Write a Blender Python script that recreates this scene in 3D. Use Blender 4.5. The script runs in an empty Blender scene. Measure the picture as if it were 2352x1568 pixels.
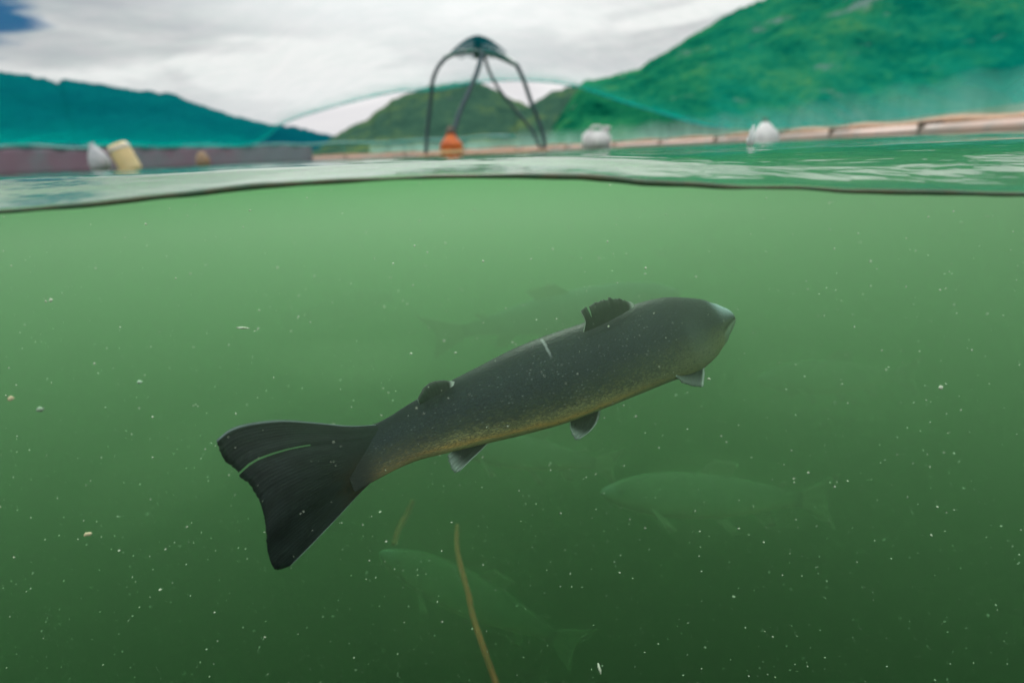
import bpy, bmesh, math, random
from mathutils import Vector, Matrix, noise
random.seed(7)
R = math.radians
sc = bpy.context.scene
C = sc.collection
# ------------------------------------------------------------------ camera
W, H, F = 2352.0, 1568.0, 1401.0            # the photo's frame as measured
CAM = Vector((0, 0, 0.012))
cam_d = bpy.data.cameras.new('camera')
cam = bpy.data.objects.new('camera', cam_d); C.objects.link(cam)
MR = Matrix.Rotation(R(90 - 17.2), 4, 'X') @ Matrix.Rotation(R(-2.5), 4, 'Z')
cam.matrix_world = Matrix.Translation(CAM) @ MR
cam_d.sensor_width = 36; cam_d.lens = 36 * F / W
cam_d.clip_start = 0.01; cam_d.clip_end = 9000
cam_d.dof.use_dof = True; cam_d.dof.focus_distance = 1.04; cam_d.dof.aperture_fstop = 1.9
sc.camera = cam
# ------------------------------------------------------------------ sky
SUN_EL, SUN_AZ = 37.0, -4.0                  # azimuth from +Y, towards +X
wd = bpy.data.worlds.new('World'); sc.world = wd; wd.use_nodes = True
nt = wd.node_tree; nt.nodes.clear()
def N(nt, t, **k):
    n = nt.nodes.new(t)
    for a, b in k.items(): setattr(n, a, b)
    return n
def ramp(nt, stops, interp='LINEAR'):
    r = N(nt, 'ShaderNodeValToRGB'); r.color_ramp.interpolation = interp
    e = r.color_ramp.elements
    while len(e) < len(stops): e.new(0.5)
    for q, (p, c) in zip(e, stops):
        q.position = p; q.color = (*c, 1) if len(c) == 3 else c
    return r
def mth(nt, op, a, b=None, c=None, clamp=False):
    m = N(nt, 'ShaderNodeMath', operation=op); m.use_clamp = clamp
    for i, v in enumerate((a, b, c)):
        if v is None: continue
        if isinstance(v, (int, float)): m.inputs[i].default_value = v
        else: nt.links.new(v, m.inputs[i])
    return m.outputs[0]
def mixc(nt, f, a, b, mode='MIX'):
    m = N(nt, 'ShaderNodeMix', data_type='RGBA', blend_type=mode)
    for s, v in ((m.inputs[0], f), (m.inputs[6], a), (m.inputs[7], b)):
        if isinstance(v, (int, float)): s.default_value = v
        elif isinstance(v, tuple): s.default_value = (*v, 1)
        else: nt.links.new(v, s)
    return m.outputs[2]
def noi(nt, vec, scale, detail=3, rough=0.5, dist=0.0):
    n = N(nt, 'ShaderNodeTexNoise'); n.inputs['Scale'].default_value = scale
    n.inputs['Detail'].default_value = detail; n.inputs['Roughness'].default_value = rough
    n.inputs['Distortion'].default_value = dist
    if vec is not None: nt.links.new(vec, n.inputs['Vector'])
    return n.outputs['Fac']
def mapping(nt, vec, scale=(1, 1, 1), rot=(0, 0, 0), loc=(0, 0, 0)):
    m = N(nt, 'ShaderNodeMapping'); m.inputs['Scale'].default_value = scale
    m.inputs['Rotation'].default_value = rot; m.inputs['Location'].default_value = loc
    nt.links.new(vec, m.inputs['Vector']); return m.outputs[0]
def maprange(nt, v, a, b, c=0.0, d=1.0, smooth=True):
    m = N(nt, 'ShaderNodeMapRange', interpolation_type='SMOOTHSTEP' if smooth else 'LINEAR')
    nt.links.new(v, m.inputs[0])
    for i, x in enumerate((a, b, c, d)): m.inputs[i + 1].default_value = x
    return m.outputs[0]
sky = N(nt, 'ShaderNodeTexSky', sky_type='NISHITA'); sky.sun_disc = False
sky.sun_elevation = R(SUN_EL); sky.sun_rotation = R(SUN_AZ)
tc = N(nt, 'ShaderNodeTexCoord'); gen = tc.outputs['Generated']
sep = N(nt, 'ShaderNodeSeparateXYZ'); nt.links.new(gen, sep.inputs[0])
m1 = mapping(nt, gen, (1.3, 1.3, 5.0), (0, 0.22, 0), (0.3, 0.1, 0.0))
n1 = noi(nt, m1, 2.2, 5, 0.55, 0.6)
m2 = mapping(nt, gen, (4.0, 4.0, 26.0), (0, 0.35, 0))
n2 = noi(nt, m2, 2.0, 5, 0.6, 0.4)
cl = ramp(nt, [(0.37, (3.6, 3.6, 3.9)), (0.49, (5.0, 4.95, 5.05)), (0.60, (7.6, 7.5, 7.4))])
nsum = mth(nt, 'ADD', mth(nt, 'MULTIPLY', n1, 0.8), mth(nt, 'MULTIPLY', n2, 0.22))
nt.links.new(nsum, cl.inputs[0])
# the cloud cover breaks open towards the upper left
gv = (MR.to_3x3() @ Vector(((-60 - W/2)/F, -(-10 - H/2)/F, -1))).normalized()
dp = N(nt, 'ShaderNodeVectorMath', operation='DOT_PRODUCT'); nt.links.new(gen, dp.inputs[0]); dp.inputs[1].default_value = tuple(gv)
gapf = maprange(nt, mth(nt, 'ADD', dp.outputs['Value'], mth(nt, 'MULTIPLY', n2, 0.007)), 1.0008, 1.0035)
bl = mixc(nt, 1.0, sky.outputs[0], (0.05, 0.12, 0.25), 'MULTIPLY')
hx = mth(nt, 'MULTIPLY', mth(nt, 'ADD', sep.outputs['X'], 0.10), 2.6); hz = mth(nt, 'MULTIPLY', mth(nt, 'SUBTRACT', sep.outputs['Z'], 0.24), 6.0)
hr = mth(nt, 'ADD', mth(nt, 'MULTIPLY', hx, hx), mth(nt, 'MULTIPLY', hz, hz))
clw = mixc(nt, maprange(nt, mth(nt, 'ADD', hr, mth(nt, 'MULTIPLY', n1, 0.8)), 1.5, 0.1), cl.outputs[0], (7.7, 7.7, 7.7))
lowsky = mth(nt, 'MULTIPLY', maprange(nt, sep.outputs['Z'], .17, .05), maprange(nt, mth(nt, 'ABSOLUTE', sep.outputs['X']), .75, .25))
clw = mixc(nt, mth(nt, 'MULTIPLY', lowsky, .75), clw, (8.6, 8.5, 8.6))
cc = mixc(nt, gapf, clw, bl)
# an overcast sky is brighter overhead than at the horizon
ov = mth(nt, 'MULTIPLY_ADD', mth(nt, 'MAXIMUM', sep.outputs['Z'], 0.0), 1.55, 0.80)
cc = mixc(nt, 1.0, cc, ov, 'MULTIPLY')
low = maprange(nt, sep.outputs['Z'], -0.03, 0.0)
cc = mixc(nt, low, (0.25, 0.45, 0.35), cc)
bg = N(nt, 'ShaderNodeBackground'); bg.inputs['Strength'].default_value = 0.11
nt.links.new(cc, bg.inputs['Color'])
wo = N(nt, 'ShaderNodeOutputWorld'); nt.links.new(bg.outputs[0], wo.inputs['Surface'])
# ------------------------------------------------------------------ sun behind thin cloud
sd = bpy.data.lights.new('sun', 'SUN'); sd.energy = 1.75; sd.angle = R(12); sd.color = (1.0, 0.97, 0.9)
sun = bpy.data.objects.new('sun', sd); C.objects.link(sun)
sdir = Vector((math.sin(R(SUN_AZ)) * math.cos(R(SUN_EL)), math.cos(R(SUN_AZ)) * math.cos(R(SUN_EL)), math.sin(R(SUN_EL))))
sun.rotation_euler = sdir.to_track_quat('Z', 'Y').to_euler()
# ------------------------------------------------------------------ picture settings
vs = sc.view_settings
vs.view_transform = 'Standard'; vs.look = 'None'; vs.gamma = 1; vs.use_curve_mapping = False; vs.exposure = 0.14
cy = sc.cycles
cy.max_bounces = 8; cy.volume_bounces = 4; cy.transparent_max_bounces = 24
cy.diffuse_bounces = 3; cy.glossy_bounces = 3; cy.transmission_bounces = 4
cy.caustics_reflective = False; cy.caustics_refractive = False
cy.use_denoising = True; cy.use_adaptive_sampling = True; cy.adaptive_threshold = 0.02
cy.sample_clamp_indirect = 4.0

# ------------------------------------------------------------------ helpers
def cp(px, py, d):
    """point seen at (px,py) of the photo at depth d along the view axis"""
    return CAM + (MR.to_3x3() @ Vector(((px - W/2)/F*d, -(py - H/2)/F*d, -d)))
def ray(px, py):
    return (MR.to_3x3() @ Vector(((px - W/2)/F, -(py - H/2)/F, -1))).normalized()
def at(px, py, Y):
    r = ray(px, py); return CAM + r * (Y / r.y)
def base(px, Y, z=0.0):
    """the point of the plane y=Y and height z under image column px near the horizon"""
    py = 350 - (px - 1176)*0.0437
    p = at(px, py, Y); p.z = z; return p
def link(name, me, mat=None, parent=None, smooth=True):
    o = bpy.data.objects.new(name, me); C.objects.link(o)
    if mat is not None: me.materials.append(mat)
    if parent is not None: o.parent = parent
    if smooth and len(me.polygons): me.polygons.foreach_set('use_smooth', [True]*len(me.polygons))
    return o
def tag(o, label=None, cat=None, group=None, kind=None):
    if label: o['label'] = label
    if cat: o['category'] = cat
    if group: o['group'] = group
    if kind: o['kind'] = kind
    return o
def empty(name, loc, label, cat, group=None):
    o = bpy.data.objects.new(name, None); C.objects.link(o); o.location = loc; o.empty_display_size = .1
    return tag(o, label, cat, group)
def mesh(name, vs_, fs, uvs=None):
    me = bpy.data.meshes.new(name); me.from_pydata([tuple(v) for v in vs_], [], fs); me.update()
    if uvs:
        ul = me.uv_layers.new(name='UVMap')
        for lp in me.loops: ul.data[lp.index].uv = uvs[lp.vertex_index]
    return me
def cat(pts, n):
    """n samples along a Catmull-Rom curve through pts, spaced by chord length"""
    P = [Vector(p) for p in pts]
    if len(P) == 2: return [P[0].lerp(P[1], i/(n-1)) for i in range(n)]
    L = [0]
    for a, b in zip(P, P[1:]): L.append(L[-1] + max((b-a).length, 1e-6))
    out = []
    for i in range(n):
        s = L[-1]*i/(n-1); k = 0
        while k < len(P)-2 and s > L[k+1]: k += 1
        t = (s-L[k])/(L[k+1]-L[k])
        p0 = P[k-1] if k > 0 else P[k]*2-P[k+1]; p1, p2 = P[k], P[k+1]
        p3 = P[k+2] if k+2 < len(P) else P[k+1]*2-P[k]
        out.append(0.5*((2*p1)+(p2-p0)*t+(2*p0-5*p1+4*p2-p3)*t*t+(3*p1-p0-3*p2+p3)*t**3))
    return out
def tube_geo(pts, rad, seg=10, closed=False, V=None, Fc=None):
    V = [] if V is None else V; Fc = [] if Fc is None else Fc
    n = len(pts); b0 = len(V)
    for i, p in enumerate(pts):
        a = pts[(i-1) % n] if (closed or i > 0) else pts[i]
        b = pts[(i+1) % n] if (closed or i < n-1) else pts[i]
        t = (b-a).normalized(); up = Vector((0, 0, 1)) if abs(t.z) < 0.95 else Vector((0, 1, 0))
        s = t.cross(up).normalized(); u = s.cross(t)
        r = rad[i] if isinstance(rad, (list, tuple)) else rad
        for k in range(seg):
            q = 2*math.pi*k/seg; V.append(p + (s*math.cos(q)+u*math.sin(q))*r)
    for i in range(n if closed else n-1):
        j = (i+1) % n
        for k in range(seg):
            l = (k+1) % seg
            Fc.append((b0+i*seg+k, b0+j*seg+k, b0+j*seg+l, b0+i*seg+l))
    if not closed:
        Fc.append(tuple(b0+k for k in range(seg))); Fc.append(tuple(b0+(n-1)*seg+k for k in reversed(range(seg))))
    return V, Fc
def tube(name, pts, rad, mat, parent=None, seg=10, closed=False):
    V, Fc = tube_geo(pts, rad, seg, closed)
    return link(name, mesh(name, V, Fc), mat, parent)
def lathe(name, prof, mat, parent=None, seg=20, squash=1.0):
    """prof: list of (radius, z)"""
    V = []; Fc = []
    for r, z in prof:
        for k in range(seg):
            q = 2*math.pi*k/seg; V.append((r*math.cos(q), r*math.sin(q)*squash, z))
    for i in range(len(prof)-1):
        for k in range(seg):
            l = (k+1) % seg; Fc.append((i*seg+k, i*seg+l, (i+1)*seg+l, (i+1)*seg+k))
    Fc.append(tuple(reversed(range(seg)))); Fc.append(tuple((len(prof)-1)*seg+k for k in range(seg)))
    return link(name, mesh(name, V, Fc), mat, parent)

# ------------------------------------------------------------------ materials
def newmat(name):
    m = bpy.data.materials.new(name); m.use_nodes = True; t = m.node_tree; t.nodes.clear()
    return m, t, N(t, 'ShaderNodeOutputMaterial')
def plain(name, c, c2=None, rough=0.6, scale=20, bump=0.2, spec=0.5):
    m, t, o = newmat(name); p = N(t, 'ShaderNodeBsdfPrincipled')
    g = N(t, 'ShaderNodeTexCoord').outputs['Object']; n = noi(t, g, scale, 5, 0.6)
    t.links.new(mixc(t, maprange(t, n, .35, .65), c, c2 or tuple(x*.6 for x in c)), p.inputs['Base Color'])
    p.inputs['Roughness'].default_value = rough; p.inputs['Specular IOR Level'].default_value = spec
    b = N(t, 'ShaderNodeBump'); b.inputs['Strength'].default_value = bump; b.inputs['Distance'].default_value = .01
    t.links.new(n, b.inputs['Height']); t.links.new(b.outputs[0], p.inputs['Normal'])
    t.links.new(p.outputs[0], o.inputs['Surface']); return m

def hill_mat(name, stops, rock, rockamt, sc_, rot=0.6):
    m, t, o = newmat(name); p = N(t, 'ShaderNodeBsdfPrincipled'); p.inputs['Roughness'].default_value = .95
    p.inputs['Specular IOR Level'].default_value = 0
    g = N(t, 'ShaderNodeTexCoord').outputs['Object']
    a = noi(t, mapping(t, g, (1, .5, 1.6), (0, rot, 0)), sc_, 6, .65, .3)
    b = noi(t, g, sc_*9, 5, .75)
    f = mth(t, 'ADD', mth(t, 'MULTIPLY', a, .60), mth(t, 'MULTIPLY', b, .40))
    r = ramp(t, stops); t.links.new(f, r.inputs[0])
    k = noi(t, mapping(t, g, (1, .5, 2.2), (0, rot, 0), (5, 3, 1)), sc_*1.1, 6, .7, .5)
    col = mixc(t, mth(t, 'MULTIPLY', maprange(t, k, .60, .70), rockamt), r.outputs[0], rock)
    t.links.new(col, p.inputs['Base Color'])
    bp = N(t, 'ShaderNodeBump'); bp.inputs['Strength'].default_value = .9; bp.inputs['Distance'].default_value = 6
    t.links.new(f, bp.inputs['Height']); t.links.new(bp.outputs[0], p.inputs['Normal'])
    t.links.new(p.outputs[0], o.inputs['Surface']); return m

def net_mat(name, col, lo, hi, strands=0):
    """fine netting, too small to see its strands: an open weave of the given cover"""
    m, t, o = newmat(name)
    at_ = N(t, 'ShaderNodeAttribute', attribute_name='cover')
    g = N(t, 'ShaderNodeTexCoord').outputs['Object']
    n = noi(t, mapping(t, g, (1, 1, .35)), 1.3, 4, .6)
    f = mth(t, 'MULTIPLY', at_.outputs['Fac'], maprange(t, n, .3, .7, lo, hi), clamp=True)
    d = N(t, 'ShaderNodeBsdfDiffuse'); d.inputs[0].default_value = (*col, 1)
    s = N(t, 'ShaderNodeBsdfTranslucent'); s.inputs[0].default_value = (*col, 1)
    mx = N(t, 'ShaderNodeMixShader'); mx.inputs[0].default_value = .5
    t.links.new(d.outputs[0], mx.inputs[1]); t.links.new(s.outputs[0], mx.inputs[2])
    tr = N(t, 'ShaderNodeBsdfTransparent'); m2 = N(t, 'ShaderNodeMixShader')
    t.links.new(f, m2.inputs[0]); t.links.new(tr.outputs[0], m2.inputs[1]); t.links.new(mx.outputs[0], m2.inputs[2])
    t.links.new(m2.outputs[0], o.inputs['Surface']); return m

# ------------------------------------------------------------------ hills
def tan_el(px, py):
    r = ray(px, py); hd = math.hypot(r.x, r.y); return math.atan2(r.x, r.y), r.z/hd
def hill(name, prof, r0, r1, mat, seed, na=260, nr=70, rough=.05, curve=.85):
    pr = sorted(tan_el(*p) for p in prof)
    def el(a):
        if a <= pr[0][0]: return pr[0][1]
        for (a0, e0), (a1, e1) in zip(pr, pr[1:]):
            if a <= a1:
                t = (a-a0)/(a1-a0); return e0+(e1-e0)*t
        return pr[-1][1]
    a0, a1 = pr[0][0], pr[-1][0]; V = []; Fc = []
    for i in range(na):
        a = a0+(a1-a0)*i/(na-1)
        e = el(a) + .0025*noise.noise(Vector((a*60, seed, 0))) + .001*noise.noise(Vector((a*260, seed, 3)))
        fade = min(1, (i+1)/10, (na-i)/10)
        for j in range(nr):
            t = j/(nr-1)*1.35; r = r0+(r1-r0)*t
            tt = min(t, 1); f = tt**curve
            if t > 1: f = 1-.6*(t-1)/.35
            q = Vector((math.sin(a)*r, math.cos(a)*r, 0))
            nn = noise.fractal(q*(9/r1)+Vector((seed, 0, 0)), .9, 2.1, 5)
            h = r1*e*(f + rough*nn*4*tt*(1-tt)**.6 if t <= 1 else f)
            h += r1*.0022*noise.noise(q*(160/r1))*min(1, tt*4)
            V.append((q.x, q.y, max(h, 0)*fade - .6*(1 if j == 0 else 0) - (.4 if i in (0, na-1) else 0)))
    for i in range(na-1):
        for j in range(nr-1):
            k = i*nr+j; Fc.append((k, k+nr, k+nr+1, k+1))
    o = link(name, mesh(name, V, Fc), mat)
    o['kind'] = 'structure'; return o
M_far = hill_mat('hazy_far_forest', [(.30, (.0, .045, .065)), (.5, (.001, .075, .095)), (.7, (.002, .11, .12))], (.01, .10, .13), .3, .004)  # blue-teal of the distant air haze is put into the forest colour
M_mid = hill_mat('mid_forest', [(.34, (.02, .06, .045)), (.5, (.04, .105, .07)), (.62, (.12, .19, .06))], (.09, .13, .13), .6, .016)
M_near = hill_mat('near_forest', [(.38, (.0, .05, .028)), (.46, (.004, .12, .06)), (.54, (.018, .19, .08)), (.64, (.08, .25, .075))], (.19, .26, .24), 1.0, .03, .75)
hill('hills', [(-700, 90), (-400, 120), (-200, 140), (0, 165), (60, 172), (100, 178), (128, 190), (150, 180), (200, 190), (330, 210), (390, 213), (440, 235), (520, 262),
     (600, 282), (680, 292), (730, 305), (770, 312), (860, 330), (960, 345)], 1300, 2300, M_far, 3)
hill('hills', [(690, 368), (730, 345), (780, 305), (850, 270), (900, 228), (980, 200), (1050, 190), (1095, 188), (1130, 203), (1180, 230), (1215, 242), (1262, 262), (1330, 300), (1450, 330)], 620, 1000, M_mid, 11)
hill('hills', [(1150, 330), (1190, 262), (1217, 242), (1262, 214), (1300, 200), (1345, 192), (1450, 185), (1600, 190), (1750, 230), (1950, 280)], 520, 850, M_mid, 17)
hill('mountain', [(1235, 345), (1290, 260), (1340, 186), (1400, 176), (1460, 160), (1520, 125), (1600, 75), (1680, 30), (1750, 0), (1850, -60), (2000, -130), (2352, -260), (2900, -330), (3600, -260), (5200, -100)],
     260, 520, M_near, 23, 420, 90, .06, .8)

# ------------------------------------------------------------------ water surface
Y0 = 0.66                                         # where the lens port pushes the water away
edge_px = [(-700, 520), (-300, 503), (0, 480), (200, 464), (400, 442), (600, 420), (800, 408), (1000, 399), (1176, 397), (1330, 399), (1400, 404), (1480, 413), (1560, 416),
           (1700, 424), (1820, 424), (1960, 433), (2100, 435), (2352, 440), (2700, 446), (3100, 455)]
edge_w = [(lambda p: (p.x, p.z))(at(px, py, Y0)) for px, py in edge_px]
def edge_z(x):
    if x <= edge_w[0][0]: return edge_w[0][1]
    for (a, p), (b, q) in zip(edge_w, edge_w[1:]):
        if x <= b:
            t = (x-a)/(b-a); t = t*t*(3-2*t)*.4+t*.6; return p+(q-p)*t
    return edge_w[-1][1]
def sm(t): t = max(0, min(1, t)); return t*t*(3-2*t)
def wave(x, y):
    d = math.hypot(x, y)
    k = sm((d-.5)/2.5)
    h = (0.0025+.010*k)*noise.noise(Vector((x*.9, y*1.5, 1)))
    h += (.0008+.0052*k)*noise.noise(Vector((x*3+5, y*6.5, 4)))*sm((40-d)/30)
    h += .0010*noise.noise(Vector((x*9+5, y*22, 8)))*sm((8-d)/6)
    # a low swell in front of the port, fading out to the right
    h += .0095*math.exp(-((y-.90)/(.10 if y < .90 else .5))**2)*sm((.42-x)/.34)
    return h - .0035
def surf_z(x, y):
    if y < -.7 or abs(x) > 2.6: return wave(x, y)
    e = edge_z(x); s = math.exp(-(max(0, (y-Y0))/(.12+.12*sm((x+.1)/.4)))**1.6)
    s *= sm((2.6-abs(x))/1.0)*sm((y+.7)/.3)
    return wave(x, y)*(1-s)+e*s
def axis(core, far):
    return sorted(set([round(v, 5) for v in core+far]))
PX, PYB, PZ = 1.5, -.55, -1.6                     # pocket of air round the camera
xs = [-PX+i*PX*2/200 for i in range(201)]
s = .02
v = PX
far = []
while v < 4000:
    s *= 1.09; v += s; far += [v, -v]
xs = axis(xs, far)
ys = [PYB+i*(Y0-PYB)/12 for i in range(13)]; v = Y0; s = .003
while v < 4000:
    v += s; s *= 1.035; ys.append(v)
v = PYB; s = .1
while v > -60:
    v -= s; s *= 1.3; ys.append(v)
ys = sorted(round(q, 5) for q in ys)
Y0r, PYr = round(Y0, 5), round(PYB, 5)
def inpocket(i, j): return xs[i] >= -PX-1e-6 and xs[i+1] <= PX+1e-6 and ys[j] >= PYr-1e-6 and ys[j+1] <= Y0r+1e-6
nx, ny = len(xs), len(ys)
V = [(x, y, surf_z(x, y)) for x in xs for y in ys]
cells = [(i, j) for i in range(nx-1) for j in range(ny-1) if not inpocket(i, j)]
Fc = [(i*ny+j, (i+1)*ny+j, (i+1)*ny+j+1, i*ny+j+1) for i, j in cells]
# surface sheet: mirror-like at a glance, clear looking down
m, t, o = newmat('water_skin')
gl = N(t, 'ShaderNodeBsdfGlossy'); gl.inputs['Roughness'].default_value = .04; gl.inputs[0].default_value = (.97, 1, .98, 1)
tr = N(t, 'ShaderNodeBsdfTransparent'); tr.inputs[0].default_value = (.95, 1, .96, 1)
fr = N(t, 'ShaderNodeFresnel')
t.links.new(maprange(t, N(t, 'ShaderNodeNewGeometry').outputs['Backfacing'], 0, 1, 1.9, 1/1.33, smooth=False), fr.inputs[0])
g = N(t, 'ShaderNodeTexCoord').outputs['Object']
b1 = noi(t, mapping(t, g, (1.0, 2.2, 1)), 3.0, 4, .55, .3)
b2 = noi(t, mapping(t, g, (.35, .8, 1)), .9, 3, .5)
bp = N(t, 'ShaderNodeBump'); bp.inputs['Strength'].default_value = .55; bp.inputs['Distance'].default_value = .03
t.links.new(mth(t, 'ADD', mth(t, 'MULTIPLY', b1, .35), b2), bp.inputs['Height'])
t.links.new(bp.outputs[0], gl.inputs['Normal']); t.links.new(bp.outputs[0], fr.inputs['Normal'])
mx = N(t, 'ShaderNodeMixShader'); t.links.new(fr.outputs[0], mx.inputs[0])
t.links.new(tr.outputs[0], mx.inputs[1]); t.links.new(gl.outputs[0], mx.inputs[2]); t.links.new(mx.outputs[0], o.inputs['Surface'])
used = sorted({q for f in Fc for q in f}); idx = {q: n_ for n_, q in enumerate(used)}
me = mesh('water_surface', [V[q] for q in used], [tuple(idx[q] for q in f) for f in Fc])
tag(link('water_surface', me, m), kind='structure')
# the body of green water: one closed volume under that sheet
WS, WA = .060, .52
mv, t, o = newmat('green_water')
vsn = N(t, 'ShaderNodeVolumeScatter'); vsn.inputs['Color'].default_value = (.66, .97, .56, 1)
vsn.inputs['Density'].default_value = WS; vsn.inputs['Anisotropy'].default_value = .74
van = N(t, 'ShaderNodeVolumeAbsorption'); van.inputs['Color'].default_value = (.16, .67, .26, 1); van.inputs['Density'].default_value = WA
ad = N(t, 'ShaderNodeAddShader'); t.links.new(vsn.outputs[0], ad.inputs[0]); t.links.new(van.outputs[0], ad.inputs[1])
t.links.new(ad.outputs[0], o.inputs['Volume'])
ZB = -24.0; VV = []; VF = []; vi = {}
def vert(key, p):
    if key not in vi: vi[key] = len(VV); VV.append(p)
    return vi[key]
def top(i, j): return vert(('t', i, j), (xs[i], ys[j], surf_z(xs[i], ys[j])-.0025))
def bot(i, j): return vert(('b', i, j), (xs[i], ys[j], ZB))
def pok(i, j): return vert(('p', i, j), (xs[i], ys[j], PZ))
for i, j in cells: VF.append((top(i, j), top(i+1, j), top(i+1, j+1), top(i, j+1)))
for i in range(nx-1):
    VF.append((bot(i, 0), bot(i+1, 0), top(i+1, 0), top(i, 0)))
    VF.append((bot(i+1, ny-1), bot(i, ny-1), top(i, ny-1), top(i+1, ny-1)))
for j in range(ny-1):
    VF.append((bot(0, j+1), bot(0, j), top(0, j), top(0, j+1)))
    VF.append((bot(nx-1, j), bot(nx-1, j+1), top(nx-1, j+1), top(nx-1, j)))
rim = [bot(i, 0) for i in range(nx)]+[bot(nx-1, j) for j in range(1, ny)]+[bot(i, ny-1) for i in range(nx-2, -1, -1)]+[bot(0, j) for j in range(ny-2, 0, -1)]
VF.append(tuple(reversed(rim)))
ia = min(range(nx), key=lambda i: abs(xs[i]+PX)); ib = min(range(nx), key=lambda i: abs(xs[i]-PX))
ja = min(range(ny), key=lambda j: abs(ys[j]-PYr)); jb = min(range(ny), key=lambda j: abs(ys[j]-Y0r))
for i in range(ia, ib):
    VF.append((top(i, ja), top(i+1, ja), pok(i+1, ja), pok(i, ja)))
    VF.append((top(i+1, jb), top(i, jb), pok(i, jb), pok(i+1, jb)))
    for j in range(ja, jb): VF.append((pok(i, j), pok(i+1, j), pok(i+1, j+1), pok(i, j+1)))
for j in range(ja, jb):
    VF.append((top(ia, j+1), top(ia, j), pok(ia, j), pok(ia, j+1)))
    VF.append((top(ib, j), top(ib, j+1), pok(ib, j+1), pok(ib, j)))
tag(link('water', mesh('water', VV, VF), mv, smooth=False), kind='structure')
# algae-rich layers near the surface make the water paler there
m_bl, t, o = newmat('algae_layer')
vsn = N(t, 'ShaderNodeVolumeScatter'); vsn.inputs['Color'].default_value = (.82, .96, .76, 1)
vsn.inputs['Density'].default_value = .104; vsn.inputs['Anisotropy'].default_value = .74
t.links.new(vsn.outputs[0], o.inputs['Volume'])
for zb in (-.8, -1.4, -2.2, -3.6):
    zt = -.055; xa, ya, yb = 40, Y0+.004, 50
    bv = [(x, y, z_) for z_ in (zb, zt) for x, y in ((-xa, ya), (xa, ya), (xa, yb), (-xa, yb))]
    bf = [(3, 2, 1, 0), (4, 5, 6, 7), (0, 1, 5, 4), (1, 2, 6, 5), (2, 3, 7, 6), (3, 0, 4, 7)]
    tag(link('water_layer', mesh('water_layer', [(a+zb*.001, b+abs(zb)*.001, c-abs(zb)*.002 if c == zt else c) for a, b, c in bv], bf), m_bl, smooth=False), kind='structure')
# drifting clouds of algae: soft patches of thicker water
m_ac, t, o = newmat('algae_cloud')
vsn = N(t, 'ShaderNodeVolumeScatter'); vsn.inputs['Color'].default_value = (.92, .97, .66, 1)
vsn.inputs['Density'].default_value = .45; vsn.inputs['Anisotropy'].default_value = .55
t.links.new(vsn.outputs[0], o.inputs['Volume'])
for k, (px, py, d, rx, ry, rz, rot) in enumerate([(1900, 880, 2.6, .42, .35, .07, 4), (1250, 1050, 2.0, .30, .25, .06, 8), (1650, 1130, 2.1, .36, .3, .08, -4),
                                                  (850, 830, 2.4, .40, .3, .08, -10), (420, 1060, 2.0, .30, .25, .08, 12), (1000, 1340, 1.9, .26, .22, .07, 30)]):
    bm = bmesh.new(); bmesh.ops.create_icosphere(bm, subdivisions=3, radius=1)
    for v_ in bm.verts:
        q = 1+.45*noise.noise(v_.co*1.5+Vector((k*7, 0, 0)))
        v_.co = Vector((v_.co.x*q*rx, v_.co.y*q*ry, v_.co.z*q*rz))
    me = bpy.data.meshes.new('algae_cloud'); bm.to_mesh(me); bm.free()
    o_ = link('algae_cloud', me, m_ac); o_.location = cp(px, py, d); o_.rotation_euler = (0, R(-rot), .3*k)
    tag(o_, 'soft pale drift of algae in the green water', kind='stuff')
# curl of water climbing the lens port, its refracted dark put into the colour
m_men = plain('meniscus', (.025, .09, .04), (.06, .08, .03), .45, 40, .1)
pts = []; rr = []
for k in range(240):
    x = -1.4+2.8*k/239; pts.append(Vector((x, Y0-.001, edge_z(x)-.003)))
    rr.append(max(.0012, .0028+.0016*noise.noise(Vector((x*5, 0, 0)))+.0008*noise.noise(Vector((x*21, 3, 0)))))
tag(tube('waterline', pts, rr, m_men, None, 8), kind='structure')
M_bed = plain('silt', (.02, .03, .02), (.03, .035, .02), .95, .3, .3)
V = []; Fc = []
bx = [-4000, -600, -100]+[-50+5*i for i in range(21)]+[100, 600, 4000]
for x in bx:
    for y in bx: V.append((x, y, -19+1.2*noise.noise(Vector((x*.05, y*.05, 0)))))
nb = len(bx)
for i in range(nb-1):
    for j in range(nb-1): Fc.append((i*nb+j, (i+1)*nb+j, (i+1)*nb+j+1, i*nb+j+1))
tag(link('seabed', mesh('seabed', V, Fc), M_bed), kind='structure')

# ------------------------------------------------------------------ fish pen above water
ring_pts = [(7.3, 5, 0), (7.9, 9.3, 0), (8.5, 15, 0), (8.3, 23, 0), (4, 34, 0), (-4, 40, 0), (-12, 38, 0), (-17, 30, 0), (-18.5, 20, 0), (-17, 9, 0), (-12, -3, 0), (-3, -7, 0), (5, -3, 0), (7.3, 5, 0)]
ring = [Vector((p.x, p.y, 0)) for p in cat(ring_pts, 241)][:-1]
M_pipe = plain('pinkish_pipe', (.62, .40, .33), (.45, .36, .32), .5, 1.6, .5)
M_pipe2 = plain('brown_pipe', (.42, .22, .10), (.30, .17, .08), .6, 4, .3)
M_dark = plain('dark_bracket', (.10, .08, .06), (.14, .10, .07), .6, 9, .3)
M_teal = plain('teal_rail', (.0, .30, .25), (.01, .22, .20), .5, 4, .2)
M_white = plain('white_plastic', (.80, .80, .78), (.62, .62, .62), .45, 5, .1)
M_orange = plain('orange_plastic', (.75, .17, .02), (.55, .10, .015), .45, 6, .2)
M_cream = plain('cream_plastic', (.82, .62, .30), (.75, .62, .32), .5, 5, .1)
M_cord = plain('blue_cord', (.10, .26, .50), (.06, .2, .4), .8, 30, .3)
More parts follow.
